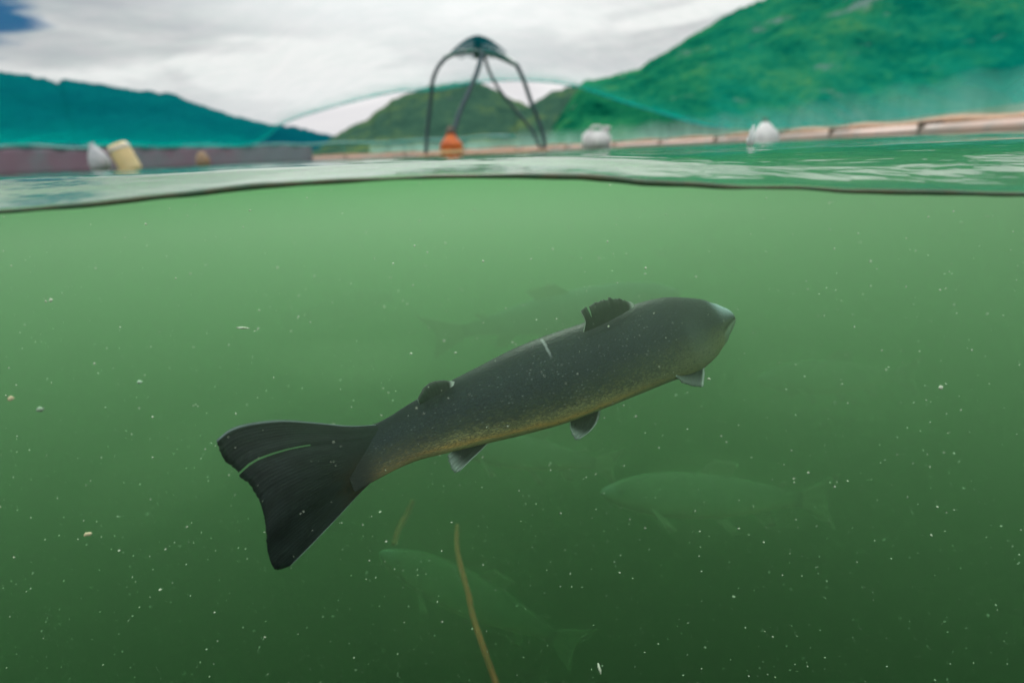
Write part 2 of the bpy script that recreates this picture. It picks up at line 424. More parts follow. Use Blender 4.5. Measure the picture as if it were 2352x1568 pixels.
def off(k, d, z):
    a = ring[(k-1) % 240]; b = ring[(k+1) % 240]; t_ = (b-a).normalized(); n_ = Vector((t_.y, -t_.x, 0))
    return Vector((ring[k % 240].x, ring[k % 240].y, z)) + n_*d
collar = empty('pen_collar', (8.3, 12, 0), 'pinkish brown floating pipe ring of the fish pen with dark brackets, lying on the water', 'fish pen')
collar_parts = []
collar_parts.append(tube('float_pipe', [off(k, 0, .06) for k in range(240)], .13, M_pipe, None, 12, True))
collar_parts.append(tube('float_pipe', [off(k, .42, .20+.03*math.sin(k*.9)) for k in range(240)], .12, M_pipe2, None, 12, True))
acc = 0; last = ring[0]; bks = []
for k in range(240):
    acc += (ring[k]-last).length; last = ring[k]
    if acc > 3.6 or k == 0: acc = 0; bks.append(k)
bme = None
for k in bks:
    c_ = off(k, .21, 0); tdir = (ring[(k+1) % 240]-ring[k-1]).normalized(); a_ = math.atan2(tdir.y, tdir.x)
    if bme is None:
        bm = bmesh.new()
        bmesh.ops.create_cube(bm, size=1, matrix=Matrix.Translation((0, 0, .15))@Matrix.Diagonal((.09, .70, .22, 1)))
        bmesh.ops.create_cube(bm, size=1, matrix=Matrix.Translation((0, -.2, .27))@Matrix.Diagonal((.08, .08, .16, 1)))
        bmesh.ops.bevel(bm, geom=bm.edges[:], offset=.015, segments=1, affect='EDGES')
        bme = bpy.data.meshes.new('bracket'); bm.to_mesh(bme); bm.free(); bme.materials.append(M_dark)
    b_ = bpy.data.objects.new('bracket', bme); C.objects.link(b_); b_.location = c_; b_.rotation_euler = (0, 0, a_); collar_parts.append(b_)
rail_k = list(range(240))
def rail_z(k):
    return .95 + .05*math.sin(k*.7)
collar_parts.append(tube('handrail', [off(k, .5 if k < 92 else max(-.3, .5-.16*(k-91)), rail_z(k)) for k in range(70, 200)], .075, M_teal, None, 8))
for k in bks:
    if 70 <= k <= 199:
        collar_parts.append(tube('stanchion', [off(k, .5, .15), off(k, .5, rail_z(k))], .022, M_teal, None, 6))
for p_ in collar_parts:
    p_.parent = collar; p_.matrix_parent_inverse = Matrix.Translation(-collar.location)

def sheet(name, rows, cover, mat):
    """rows: list of equal-length lists of points; cover: same layout of 0..1"""
    n_ = len(rows[0]); V = [p for r_ in rows for p in r_]; Fc = []
    for i in range(len(rows)-1):
        for j in range(n_-1): Fc.append((i*n_+j, i*n_+j+1, (i+1)*n_+j+1, (i+1)*n_+j))
    me = mesh(name, V, Fc); a = me.attributes.new('cover', 'FLOAT', 'POINT')
    a.data.foreach_set('value', [c for r_ in cover for c in r_]); return link(name, me, mat)
M_jump = net_mat('jump_netting', (.42, .72, .62), .75, 1.25)
M_bird = net_mat('bird_netting', (.0, .44, .36), .7, 1.3)
# jump net: hangs from the collar's rail round the far and right side
ks = list(range(-6, 90))
rows = []; cov = []
for i in range(9):
    t_ = i/8
    rows.append([off(k, .5, .12+t_*(1.0+.05*math.sin(k*1.3)) ) + Vector((0, 0, -.06*math.sin(math.pi*((k*1.0) % 5)/5)*t_)) for k in ks])
    cov.append([(.80-.72*t_**1.3) for k in ks])
tag(sheet('jump_net', rows, cov, M_jump), 'pale green see-through net wall standing on the pink pipe ring at the right', 'net')
# grey screen on the left side of the pen
M_screen = plain('grey_screen', (.20, .25, .27), (.26, .17, .22), .9, .35, .6)
ks = list(range(96, 175)); V = []; Fc = []
nseg = 6
for k in ks:
    for i in range(nseg+1):
        t_ = i/nseg
        V.append(off(k, -.30+.05*math.sin(k*2.1+t_*3), -.05+t_*.95))
for a_ in range(len(ks)-1):
    for i in range(nseg): q = a_*(nseg+1)+i; Fc.append((q, q+nseg+1, q+nseg+2, q+1))
o_ = link('pen_screen', mesh('pen_screen', V, Fc), M_screen)
so = o_.modifiers.new('thickness', 'SOLIDIFY'); so.thickness = .02
tag(o_, 'mottled grey and mauve cloth screen under the teal rail on the left', 'screen')

# bird net: a tent over the pen, open in an arch at the far end
arch = [(-1500, 405), (-600, 372), (0, 333), (300, 336), (520, 338), (600, 326), (650, 285), (760, 248), (910, 212), (1000, 208), (1100, 190), (1200, 186), (1310, 197), (1420, 232), (1540, 268), (1625, 290), (1760, 296), (2000, 280), (2352, 236), (2900, 160), (3600, 60)]
ydep = {0: 19}
def netdepth(px):
    # the net's lower hem follows the pen: near on the right, far in the middle
    tb = [(-1500, 8), (-600, 15), (0, 21), (300, 26), (520, 32), (760, 33), (1100, 30), (1420, 28), (1760, 22), (2000, 14), (2352, 9.6), (2900, 6), (3600, 3.5)]
    for (a, p), (b, q) in zip(tb, tb[1:]):
        if px <= b: return p+(q-p)*(px-a)/(b-a)
    return tb[-1][1]
hem = [Vector((p[0], p[1], 0)) for p in arch]
hs = cat([(a[0], a[1], 0) for a in arch], 161)
hemw = [at(p.x, p.y, netdepth(p.x)) for p in hs]
apex = Vector((.5, 2.0, 5.2))
rows = []; cov = []
for i in range(26):
    t_ = (i/25)
    row = []; cr = []
    for q, hpt in zip(hs, hemw):
        p_ = hpt.lerp(apex, t_)
        p_.z -= .30*math.sin(math.pi*min(1, t_*1.0))*(1-.3*t_)      # sag
        p_.z += .04*noise.noise(Vector((q.x*.01, t_*6, 2)))*(1 if i else 0)
        row.append(p_)
        inner = 1 if 560 < q.x < 1640 else 0
        lowc = .80 if q.x < 560 else (.52 if q.x > 1640 else .75)
        cr.append(.10+(lowc-.10)*math.exp(-t_/((.075 if q.x < 560 else .20) if not inner else .04)))
    rows.append(row); cov.append(cr)
bird = sheet('bird_net', rows, cov, M_bird)
tag(bird, 'teal see-through bird net stretched over the whole pen like a tent with an arched opening', 'net')
hc = tube('hem_rope', [p for p, q in zip(hemw, hs) if -300 < q.x < 1700], .018, M_cord, bird, 6)

# bird net stand
ST = 14.0
stand = empty('net_stand', base(1115, ST), 'tall green pipe stand with curved legs and a net cap inside the pen', 'stand')
def sp(name, pxs, rad, mat, n=24, seg=8):
    pts = cat([at(x, y, Y) for x, y, Y in pxs], n)
    o_ = tube(name, pts, rad, mat, stand, seg); o_.matrix_parent_inverse = Matrix.Translation(-stand.location); return o_
M_green = plain('green_pipe', (.005, .13, .085), (.01, .09, .08), .5, 6, .2)
M_leg = plain('grey_green_pipe', (.03, .075, .08), (.04, .08, .10), .5, 6, .2)
sp('top_hoop', [(1022, 134, ST-.4), (1045, 124, ST-.5), (1080, 119, ST-.6), (1110, 121, ST-.6), (1145, 131, ST-.5), (1180, 147, ST-.3), (1187, 150, ST-.2)], .042, M_green, 30)
sp('top_hoop', [(1022, 134, ST-.4), (1040, 122, ST+.4), (1080, 112, ST+.9), (1120, 114, ST+.9), (1160, 130, ST+.5), (1187, 150, ST-.2)], .036, M_green, 30)
sp('leg', [(1024, 133, ST-.4), (1006, 155, ST-.35), (994, 185, ST-.3), (991, 215, ST-.2), (986, 262, ST-.1), (981, 310, ST), (978, 356, ST)], .042, M_leg)
sp('leg', [(1108, 121, ST-.6), (1098, 160, ST-.8), (1080, 205, ST-1.0), (1055, 262, ST-1.2), (1044, 305, ST-1.3), (1043, 352, ST-1.3)], .050, M_leg)
sp('leg', [(1110, 114, ST+.9), (1122, 160, ST+1.0), (1146, 205, ST+1.1), (1185, 255, ST+1.2), (1222, 300, ST+1.3), (1243, 346, ST+1.3)], .036, M_leg)
sp('leg', [(1187, 150, ST-.2), (1203, 185, ST-.2), (1220, 235, ST-.1), (1240, 285, ST), (1250, 322, ST), (1250, 347, ST)], .045, M_leg)
# base float ring of the stand
bc = base(1112, ST)
o_ = tube('base_ring', [Vector((bc.x+1.38*math.cos(a_*math.pi/18), bc.y+1.3*math.sin(a_*math.pi/18), .0)) for a_ in range(36)], .055, M_pipe2, stand, 8, True)
o_.matrix_parent_inverse = Matrix.Translation(-stand.location)
# gathered net cap on the top
V = []; Fc = []; cols = 28; rws = 9
cc_ = at(1098, 122, ST); ztop = at(1098, 80, ST).z
for i in range(rws):
    t_ = i/(rws-1)
    for k in range(cols):
        a_ = 2*math.pi*k/cols; r_ = (.58*(1-t_)**.9+.03)*(1+.07*math.sin(k*3.1)*(1-t_))
        V.append((cc_.x+r_*math.cos(a_), cc_.y+r_*math.sin(a_), cc_.z-.02+(ztop-cc_.z)*(.55*math.sin(t_*math.pi/2)+.45*t_)+.04*math.sin(k*2.3)*(1-t_)))
for i in range(rws-1):
    for k in range(cols): l = (k+1) % cols; Fc.append((i*cols+k, i*cols+l, (i+1)*cols+l, (i+1)*cols+k))
me = mesh('net_cap', V, Fc); a = me.attributes.new('cover', 'FLOAT', 'POINT'); a.data.foreach_set('value', [.40+.6*(i//cols)/(rws-1) for i in range(len(V))])
M_cap = net_mat('cap_netting', (.004, .11, .13), .9, 1.3)
o_ = link('net_cap', me, M_cap, stand); o_.matrix_parent_inverse = Matrix.Translation(-stand.location)
V, Fc = [], []
for k in range(6):
    a_ = k*math.pi/3+.2; r_ = .06
    tube_geo([Vector((cc_.x+r_*math.cos(a_), cc_.y+r_*math.sin(a_), cc_.z-.1)), Vector((cc_.x+.03*math.cos(a_), cc_.y, ztop-.02))], .04, 6, False, V, Fc)
o_ = link('net_bunch', mesh('net_bunch', V, Fc), M_green, stand); o_.matrix_parent_inverse = Matrix.Translation(-stand.location)

def place(o, loc, rot=(0, 0, 0), s=1.0):
    o.location = loc; o.rotation_euler = rot; o.scale = (s, s, s); return o
# orange buoy at the stand's foot
bu = place(empty('buoy', (0, 0, 0), 'orange bell-shaped buoy with a dark cap at the foot of the net stand', 'buoy'), base(1038, 12.4, -.04)); bu.scale = (1.12, 1.12, .84)
lathe('float', [(.16, -.08), (.195, -.03), (.20, .05), (.195, .26), (.20, .28), (.17, .34), (.12, .42), (.075, .50), (.06, .54)], M_orange, bu, 24)
lathe('band', [(.203, .10), (.208, .11), (.208, .15), (.203, .16)], M_cream, bu, 24)
lathe('cap', [(.07, .53), (.085, .545), (.08, .60), (.045, .64), (.03, .70)], M_dark, bu, 16)
# white block float (a jerrycan)
def jerry(px, Y, s, label, rz):
    e = place(empty('float', (0, 0, 0), label, 'buoy', 'white floats by the net wall'), base(px, Y, 0), (0.05, .08, rz), s)
    bm = bmesh.new(); bmesh.ops.create_cube(bm, size=1, matrix=Matrix.Translation((0, 0, .13))@Matrix.Diagonal((.46, .28, .34, 1)))
    bmesh.ops.bevel(bm, geom=bm.edges[:], offset=.06, segments=3, affect='EDGES'); me = bpy.data.meshes.new('can'); bm.to_mesh(me); bm.free()
    link('can', me, M_white, e)
    tube('handle', cat([(-.12, 0, .29), (-.09, 0, .36), (.06, 0, .37), (.10, 0, .29)], 12), .02, M_white, e)
    sp_ = lathe('spout', [(.05, 0), (.05, .05), (.06, .055), (.06, .09), (.03, .095)], M_white, e, 14); sp_.location = (.17, 0, .29)
    return e
jerry(1368, 11.5, 1.05, 'white block-shaped float right of the green net stand', .15)
e = place(empty('buoy', (0, 0, 0), 'white cone-topped buoy in front of the pink pipe ring', 'buoy', 'white floats by the net wall'), base(1757, 10.5, -.02), (0, -.06, 0))
lathe('float', [(.18, -.08), (.22, 0), (.22, .10), (.19, .17), (.12, .25), (.07, .31), (.03, .33)], M_white, e, 22)
tube('eyelet', [Vector((.035*math.cos(a_*.63), 0, .35+.035*math.sin(a_*.63))) for a_ in range(10)], .012, M_dark, e, 6, True)
# cream float and pale bag against the grey screen on the left
e = place(empty('float', (0, 0, 0), 'tilted cream yellow float against the grey screen on the left', 'buoy'), base(303, 13.0, -.03), (0, R(-20), .1))
lathe('drum', [(.15, -.02), (.20, .01), (.205, .06), (.20, .10), (.205, .14), (.205, .42), (.20, .46), (.205, .50), (.17, .56), (.06, .58)], M_cream, e, 22)
lathe('rim', [(.212, .44), (.216, .45), (.216, .48), (.212, .49)], M_white, e, 22)
e = tag(lathe('bag', [(.10, 0), (.20, .05), (.22, .18), (.17, .34), (.09, .46), (.05, .50), (.07, .56)], plain('bag_plastic', (.55, .55, .58), (.42, .46, .48), .5, 9, .5), None, 18, .7), 'pale crumpled bag just left of the cream float', 'bag')
place(e, base(238, 13.3, 0), (0, R(-15), 0))
e = tag(lathe('bag', [(.12, 0), (.19, .06), (.18, .22), (.10, .36), (.05, .40)], plain('orange_bag', (.42, .24, .12), (.30, .25, .18), .7, 9, .5), None, 16, .7), 'small dull orange bag against the grey screen, right of the cream float', 'bag')
place(e, base(468, 18.0, 0))
# thin white splash of water jumping from the surface
V, Fc = [], []
for k in range(26):
    a_ = random.uniform(-.5, .5); q0 = base(1722+random.uniform(-6, 6), 2.2, .0); q1 = q0+Vector((math.sin(a_)*.03+.01, 0, random.uniform(.01, .07)))
    tube_geo([q0, q0.lerp(q1, .5)+Vector((0, 0, .006)), q1], [.003, .0018, .0006], 5, False, V, Fc)
M_splash = plain('splash', (.8, .85, .84), (.7, .8, .78), .3, 40, .1)
tag(link('splash', mesh('splash', V, Fc), M_splash), 'thin white splash of droplets rising from the water below the cone buoy', 'splash', kind='stuff')

# ------------------------------------------------------------------ fish materials
def skin_mat(name, dark, flank, belly, orange, speck=.5):
    m, t, o = newmat(name); p = N(t, 'ShaderNodeBsdfPrincipled')
    uv = N(t, 'ShaderNodeUVMap', uv_map='UVMap').outputs[0]; s_ = N(t, 'ShaderNodeSeparateXYZ'); t.links.new(uv, s_.inputs[0])
    u, v = s_.outputs[0], s_.outputs[1]                    # u: tail 0 .. snout 1, v: back 0 .. belly 1
    big = noi(t, mapping(t, uv, (7, 3, 1)), 2.0, 4, .6)
    vv = mth(t, 'ADD', v, mth(t, 'MULTIPLY', mth(t, 'SUBTRACT', big, .5), .14))
    # the dark back reaches lower towards the tail
    vv = mth(t, 'ADD', vv, mth(t, 'MULTIPLY', maprange(t, u, .05, .50, 1, 0), .10))
    r = ramp(t, [(0, dark), (.55, dark), (.67, flank), (.745, tuple(a*.75+b*.25 for a, b in zip(flank, belly))), (.81, belly), (.865, tuple(a*.6+b*.4 for a, b in zip(belly, orange))), (.90, orange), (.95, belly), (1, belly)])
    t.links.new(vv, r.inputs[0])
    col = r.outputs[0]
    hd = mth(t, 'MULTIPLY', maprange(t, u, .48, .80), maprange(t, v, .52, .82))
    col = mixc(t, mth(t, 'MULTIPLY', hd, .85), col, (.15*speck, .18*speck, .085*speck))
    tl_ = mth(t, 'MULTIPLY', maprange(t, u, .26, .10), maprange(t, v, .45, .7))
    col = mixc(t, mth(t, 'MULTIPLY', tl_, .75), col, tuple(b*.10 for b in orange))
    # scales: small cells, some with a pale glint painted into the colour
    vo = N(t, 'ShaderNodeTexVoronoi'); vo.inputs['Scale'].default_value = 1.0
    t.links.new(mapping(t, uv, (120, 52, 1)), vo.inputs['Vector'])
    sepc = N(t, 'ShaderNodeSeparateXYZ'); t.links.new(vo.outputs['Color'], sepc.inputs[0])
    glint = mth(t, 'MULTIPLY', maprange(t, sepc.outputs[0], .45, 1.0), maprange(t, vo.outputs['Distance'], .42, .16))
    zone = mth(t, 'MULTIPLY', maprange(t, v, .22, .42), maprange(t, v, .95, .75))
    zone = mth(t, 'MULTIPLY', zone, maprange(t, u, .86, .70))
    col = mixc(t, mth(t, 'MULTIPLY', mth(t, 'MULTIPLY', glint, zone), speck), col, (.14, .17, .17))
    dk = mth(t, 'MULTIPLY', maprange(t, sepc.outputs[1], .62, .9), maprange(t, vo.outputs['Distance'], .5, .2))
    col = mixc(t, mth(t, 'MULTIPLY', dk, .75), col, tuple(x*.3 for x in dark))
    edge_ = mth(t, 'MULTIPLY', maprange(t, vo.outputs['Distance'], .35, .6), mth(t, 'MULTIPLY', zone, .6))
    col = mixc(t, edge_, col, tuple(x*1.8 for x in dark))
    pn = noi(t, mapping(t, uv, (26, 9, 1)), 3, 5, .65)
    col = mixc(t, mth(t, 'MULTIPLY', maprange(t, pn, .45, .66, 0, .55), maprange(t, v, .8, .6)), col, tuple(x*1.8 for x in dark), 'MIX')
    fs = noi(t, mapping(t, uv, (300, 130, 1)), 1.0, 3, .7)
    col = mixc(t, mth(t, 'MULTIPLY', mth(t, 'MULTIPLY', maprange(t, fs, .48, .66), zone), .6*speck), col, (.06, .085, .095))
    fd = noi(t, mapping(t, uv, (180, 80, 1), (0, 0, .6)), 1.0, 3, .7)
    col = mixc(t, mth(t, 'MULTIPLY', maprange(t, fd, .52, .66), mth(t, 'MULTIPLY', maprange(t, v, .93, .80), .8*speck)), col, tuple(x*.25 for x in dark))
    te = mth(t, 'ADD', u, mth(t, 'MULTIPLY', mth(t, 'SUBTRACT', pn, .5), .06))
    col = mixc(t, maprange(t, te, .075, .02), col, (.012, .016, .016))
    # gill cover: a paler plate with a dark hind edge
    ga = mth(t, 'SUBTRACT', u, mth(t, 'MULTIPLY_ADD', mth(t, 'SINE', mth(t, 'MULTIPLY', v, 3.14)), -.04, .835))
    gz = mth(t, 'MULTIPLY', maprange(t, v, .34, .6), maprange(t, v, .98, .9))
    gl_ = mth(t, 'MULTIPLY', maprange(t, mth(t, 'ABSOLUTE', ga), .009, .001), gz)
    gp = mth(t, 'MULTIPLY', mth(t, 'MULTIPLY', maprange(t, ga, -.02, .03), maprange(t, ga, .09, .03)), gz)
    col = mixc(t, mth(t, 'MULTIPLY', gp, .30), col, (.10, .15, .13))
    col = mixc(t, mth(t, 'MULTIPLY', gl_, .15), col, (.006, .012, .010))
    # pale snout, mouth line with its shadow painted dark, paler lower jaw
    sn = mth(t, 'MULTIPLY', maprange(t, mth(t, 'ADD', u, mth(t, 'MULTIPLY', pn, .03)), .915, .975), maprange(t, v, .60, .30))
    col = mixc(t, mth(t, 'MULTIPLY', sn, .95*min(1, speck**1.5)), col, (.36, .50, .52))
    mo = mth(t, 'ABSOLUTE', mth(t, 'SUBTRACT', v, mth(t, 'MULTIPLY_ADD', mth(t, 'SUBTRACT', 1.0, u), .9, .60)))
    mz = maprange(t, u, .905, .93)
    jw = mth(t, 'MULTIPLY', maprange(t, mth(t, 'SUBTRACT', v, mth(t, 'MULTIPLY_ADD', mth(t, 'SUBTRACT', 1.0, u), .9, .60)), .02, .06), mz)
    col = mixc(t, mth(t, 'MULTIPLY', jw, .8*speck), col, (.13, .20, .15))
    col = mixc(t, mth(t, 'MULTIPLY', mth(t, 'MULTIPLY', maprange(t, mo, .035, .012), mz), .9), col, (.005, .012, .010))
    # old white scar across the back
    du = mth(t, 'ABSOLUTE', mth(t, 'SUBTRACT', mth(t, 'ADD', u, mth(t, 'MULTIPLY', v, .02)), .492))
    dn = mth(t, 'MULTIPLY', maprange(t, mth(t, 'ADD', du, mth(t, 'MULTIPLY', mth(t, 'SUBTRACT', pn, .5), .012)), .0055, .001), mth(t, 'MULTIPLY', maprange(t, v, .12, .17), maprange(t, v, .40, .32)))
    col = mixc(t, mth(t, 'MULTIPLY', dn, .42), col, (.5, .55, .55))
    t.links.new(col, p.inputs['Base Color'])
    p.inputs['Roughness'].default_value = .45; p.inputs['Specular IOR Level'].default_value = .14
    b = N(t, 'ShaderNodeBump'); b.inputs['Strength'].default_value = .25; b.inputs['Distance'].default_value = .002
    t.links.new(mth(t, 'ADD', vo.outputs['Distance'], pn), b.inputs['Height']); t.links.new(b.outputs[0], p.inputs['Normal'])
    t.links.new(p.outputs[0], o.inputs['Surface']); return m
def fin_mat(name, dark, mid, pale, rays=26, tip=.0, e0=.02, e1=.02, trans=.25, rootc=None):
    m, t, o = newmat(name); p = N(t, 'ShaderNodeBsdfPrincipled')
    uv = N(t, 'ShaderNodeUVMap', uv_map='UVMap').outputs[0]; s_ = N(t, 'ShaderNodeSeparateXYZ'); t.links.new(uv, s_.inputs[0])
    u, v = s_.outputs[0], s_.outputs[1]
    n = noi(t, mapping(t, uv, (5, 3, 1)), 2.4, 5, .65)
    ray_ = mth(t, 'SINE', mth(t, 'MULTIPLY', mth(t, 'ADD', u, mth(t, 'MULTIPLY', n, .006)), rays*6.283))
    segs = noi(t, mapping(t, uv, (rays*2.2, 26, 1)), 1.0, 3, .6)
    f = mth(t, 'ADD', mth(t, 'MULTIPLY', maprange(t, ray_, -.4, .9), maprange(t, v, .15, .6, .1, .45)), mth(t, 'MULTIPLY', segs, .4))
    col = mixc(t, mth(t, 'MULTIPLY', f, maprange(t, n, .3, .7)), dark, mid)
    if tip > 0: col = mixc(t, mth(t, 'MULTIPLY', maprange(t, v, .55, 1.0), tip), col, pale)
    if rootc:
        rn = noi(t, mapping(t, uv, (60, 26, 1)), 1.0, 3, .6)
        rc = mixc(t, maprange(t, mth(t, 'ADD', u, mth(t, 'MULTIPLY', n, .2)), .50, .85), rootc[0], rootc[1])
        rc = mixc(t, maprange(t, rn, .45, .7), rc, tuple(x*.4 for x in rootc[0]))
        col = mixc(t, maprange(t, mth(t, 'ADD', v, mth(t, 'MULTIPLY', n, .4)), .75, .25), col, rc)
    ed = mth(t, 'MAXIMUM', maprange(t, u, e0, e0*.3), maprange(t, u, 1-e1, 1-e1*.3))
    ed = mth(t, 'MULTIPLY', ed, maprange(t, n, .25, .5, .45, 1))
    col = mixc(t, ed, col, pale)
    t.links.new(col, p.inputs['Base Color']); p.inputs['Roughness'].default_value = .5; p.inputs['Specular IOR Level'].default_value = .2
    b = N(t, 'ShaderNodeBump'); b.inputs['Strength'].default_value = .12; b.inputs['Distance'].default_value = .0008
    t.links.new(ray_, b.inputs['Height']); t.links.new(b.outputs[0], p.inputs['Normal'])
    tl = N(t, 'ShaderNodeBsdfTranslucent'); t.links.new(col, tl.inputs[0])
    mx = N(t, 'ShaderNodeMixShader'); mx.inputs[0].default_value = trans
    t.links.new(p.outputs[0], mx.inputs[1]); t.links.new(tl.outputs[0], mx.inputs[2]); t.links.new(mx.outputs[0], o.inputs['Surface']); return m

def body_mesh(name, st, roll, rings=72, seg=40, fat=.60):
    """st: list of (top point, bottom point) from tail to snout; roll tips the back towards the viewer"""
    T = cat([a for a, b in st], rings); B = cat([b for a, b in st], rings)
    V = []; UV = []; Fc = []
    for i in range(rings):
        c_ = (T[i]+B[i])/2
        i0, i1 = max(0, i-1), min(rings-1, i+1)
        ax = ((T[i1]+B[i1])-(T[i0]+B[i0])).normalized()
        U_ = (T[i]-B[i]); a_ = U_.length/2; U_ = (U_-ax*U_.dot(ax)).normalized(); Vv = U_.cross(ax).normalized()
        u = i/(rings-1)
        fw = fat*(.05*sm(u/.02)+.07*sm(u/.06)+.88*sm((u-.01)/.34))*(1+.18*sm((u-.75)/.2))
        cr, sr = math.cos(roll), math.sin(roll)
        dor = U_*cr+Vv*sr; lat = Vv*cr-U_*sr
        bb = a_*fw; aa = math.sqrt(max(1e-9, (a_*a_-bb*bb*sr*sr)/(cr*cr)))
        for k in range(seg):
            q = 2*math.pi*k/seg; cq, sq = math.cos(q), math.sin(q)
            lx = math.copysign(abs(sq)**.92, sq)*bb; dz = cq*aa
            vv = q/math.pi if q <= math.pi else 2-q/math.pi
            # gill cover edge and jaw crease
            g_ = math.exp(-((u-.835+.04*math.sin(vv*3.14))/.008)**2)*sm((vv-.25)/.15)*sm((.92-vv)/.1)
            jw = math.exp(-((vv-.66-.05*(1-u)*10)/.03)**2)*sm((u-.91)/.02)
            k_ = 1-.005*g_-.07*jw
            V.append(c_+(dor*dz+lat*lx)*k_); UV.append((u, vv))
    for i in range(rings-1):
        for k in range(seg):
            l = (k+1) % seg; Fc.append((i*seg+k, i*seg+l, (i+1)*seg+l, (i+1)*seg+k))
    n0 = len(V); V.append((T[0]+B[0])/2); UV.append((0, .5)); n1 = len(V); V.append((T[-1]+B[-1])/2+((T[-1]+B[-1])/2-(T[-3]+B[-3])/2)*.25); UV.append((1, .3))
    for k in range(seg):
        l = (k+1) % seg; Fc.append((n0, l, k)); Fc.append((n1, (rings-1)*seg+k, (rings-1)*seg+l))
    return mesh(name, V, Fc, UV)
def fin_mesh(name, root, trail, lead, rear, nu=48, nv=16, th=.0022, jag=0.0, slit=None, ruff=.0012, seed=1, bulge=0.0):
    """Coons patch between the fin's root, trailing edge, leading and rear edge, with real thickness and ray ridges"""
    Rr, Tr, Le, Re = cat(root, nu), cat(trail, nu), cat(lead, nv), cat(rear, nv)
    P = []
    for j in range(nv):
        v = j/(nv-1); row = []
        for i in range(nu):
            u = i/(nu-1)
            p = Rr[i]*(1-v)+Tr[i]*v+Le[j]*(1-u)+Re[j]*u-(Rr[0]*(1-u)*(1-v)+Rr[-1]*u*(1-v)+Tr[0]*(1-u)*v+Tr[-1]*u*v)
            if jag and v > .5:
                d_ = (Tr[i]-Rr[i]); k_ = (noise.noise(Vector((u*nu*.35, seed, 0)))+.6*noise.noise(Vector((u*nu*.9, seed, 5))))
                p = p+d_*(jag*k_*(v-.5)*2)
            row.append(p)
        P.append(row)
    if slit:
        us, v0, w_ = slit; k = round(us*(nu-1))
        for j in range(nv):
            v = j/(nv-1)
            if v > v0:
                w2 = w_*(v-v0)/(1-v0)
                d_ = (P[j][k+2]-P[j][k-1]).normalized()
                for q in range(0, 6):
                    f_ = (1-q/6)
                    P[j][k-q] = P[j][k-q]-d_*w2*f_; P[j][k+1+q] = P[j][k+1+q]+d_*w2*f_
    V = []; UV = []; Fc = []
    for side in (1, -1):
        for j in range(nv):
            v = j/(nv-1)
            for i in range(nu):
                u = i/(nu-1)
                a_ = P[j][min(i+1, nu-1)]-P[j][max(i-1, 0)]; b_ = P[min(j+1, nv-1)][i]-P[max(j-1, 0)][i]
                n_ = a_.cross(b_); n_ = n_.normalized() if n_.length > 1e-12 else Vector((0, -1, 0))
                tk = th*(1-.8*v)*(.4+.6*min(1, min(u, 1-u)*12))+.0003
                V.append(P[j][i]+n_*(side*tk+ruff*noise.noise(Vector((i*.45, seed, j*.12)))*v*2+bulge*math.sin(math.pi*u)*math.sin(math.pi*v*.7))); UV.append((u, v))
    o_ = nu*nv
    cut = round(slit[0]*(nu-1)) if slit else -1
    for j in range(nv-1):
        for i in range(nu-1):
            if i == cut and j/(nv-1) >= slit[1]: continue
            k = j*nu+i; Fc.append((k, k+1, k+nu+1, k+nu)); Fc.append((o_+k, o_+k+nu, o_+k+nu+1, o_+k+1))
    for i in range(nu-1):
        if i == cut: continue
        k = (nv-1)*nu+i; Fc.append((k, k+1, o_+k+1, o_+k))
    for j in range(nv-1):
        k = j*nu; Fc.append((k+nu, k, o_+k, o_+k+nu)); k = j*nu+nu-1; Fc.append((k, k+nu, o_+k+nu, o_+k))
    return mesh(name, V, Fc, UV)

# ------------------------------------------------------------------ the salmon in front
DARK = (.006, .011, .019)
M_skin = skin_mat('salmon_skin', DARK, (.045, .055, .028), (.38, .36, .15), (.72, .45, .13), 1.0)
M_fin = fin_mat('dark_fin', (.012, .018, .018), (.035, .055, .055), (.40, .52, .52), 44, 0, .02, .004, .22, ((.016, .026, .030), (.07, .045, .022)))
M_fin2 = fin_mat('pale_edged_fin', (.02, .03, .03), (.05, .08, .075), (.50, .62, .58), 9, .75, .05, .10, .3)
M_fin3 = fin_mat('dorsal_fin', (.010, .016, .017), (.03, .04, .04), (.50, .58, .52), 12, .12, .01, .16, .15)
def dep(px): return .97+.20*(px-830)/860
def S(x, y, dd=0): return cp(x, y, dep(x)+dd)
st = [((778, 984), (806, 1128)), ((825, 984), (858, 1098)), ((890, 964), (935, 1062)), ((960, 921), (1012, 1040)), ((1040, 876), (1105, 1017)), ((1120, 835), (1190, 997)), ((1200, 795), (1285, 970)),
      ((1280, 764), (1370, 938)), ((1360, 737), (1455, 904)), ((1430, 710), (1530, 874)), ((1490, 691), (1585, 856)), ((1545, 682), (1620, 830)), ((1600, 684), (1650, 797)),
      ((1640, 696), (1670, 768)), ((1666, 708), (1683, 750)), ((1680, 718), (1688, 738))]
salmon = empty('salmon', cp(1300, 860, 1.16), 'large dark-backed salmon with a yellow-orange belly line, swimming up to the right in the middle', 'fish')
def child(o_): o_.parent = salmon; o_.matrix_parent_inverse = Matrix.Translation(-salmon.location); return o_
dds = [-.023, -.0185, -.005] + [0]*20
stw = [(S(*a, d_), S(*b, d_)) for (a, b), d_ in zip(st, dds)]
bd = child(link('body', body_mesh('body', stw, R(20), 96, 48, .62), M_skin))
sb = bd.modifiers.new('smooth', 'SUBSURF'); sb.levels = 1; sb.render_levels = 1
def FL(pts, dd0, dd1=None):
    n_ = len(pts); dd1 = dd0 if dd1 is None else dd1
    return [S(x, y, dd0+(dd1-dd0)*i/(n_-1)) for i, (x, y) in enumerate(pts)]
t_root = FL([(862, 975), (880, 1010), (892, 1050), (893, 1075)], 0, 0)
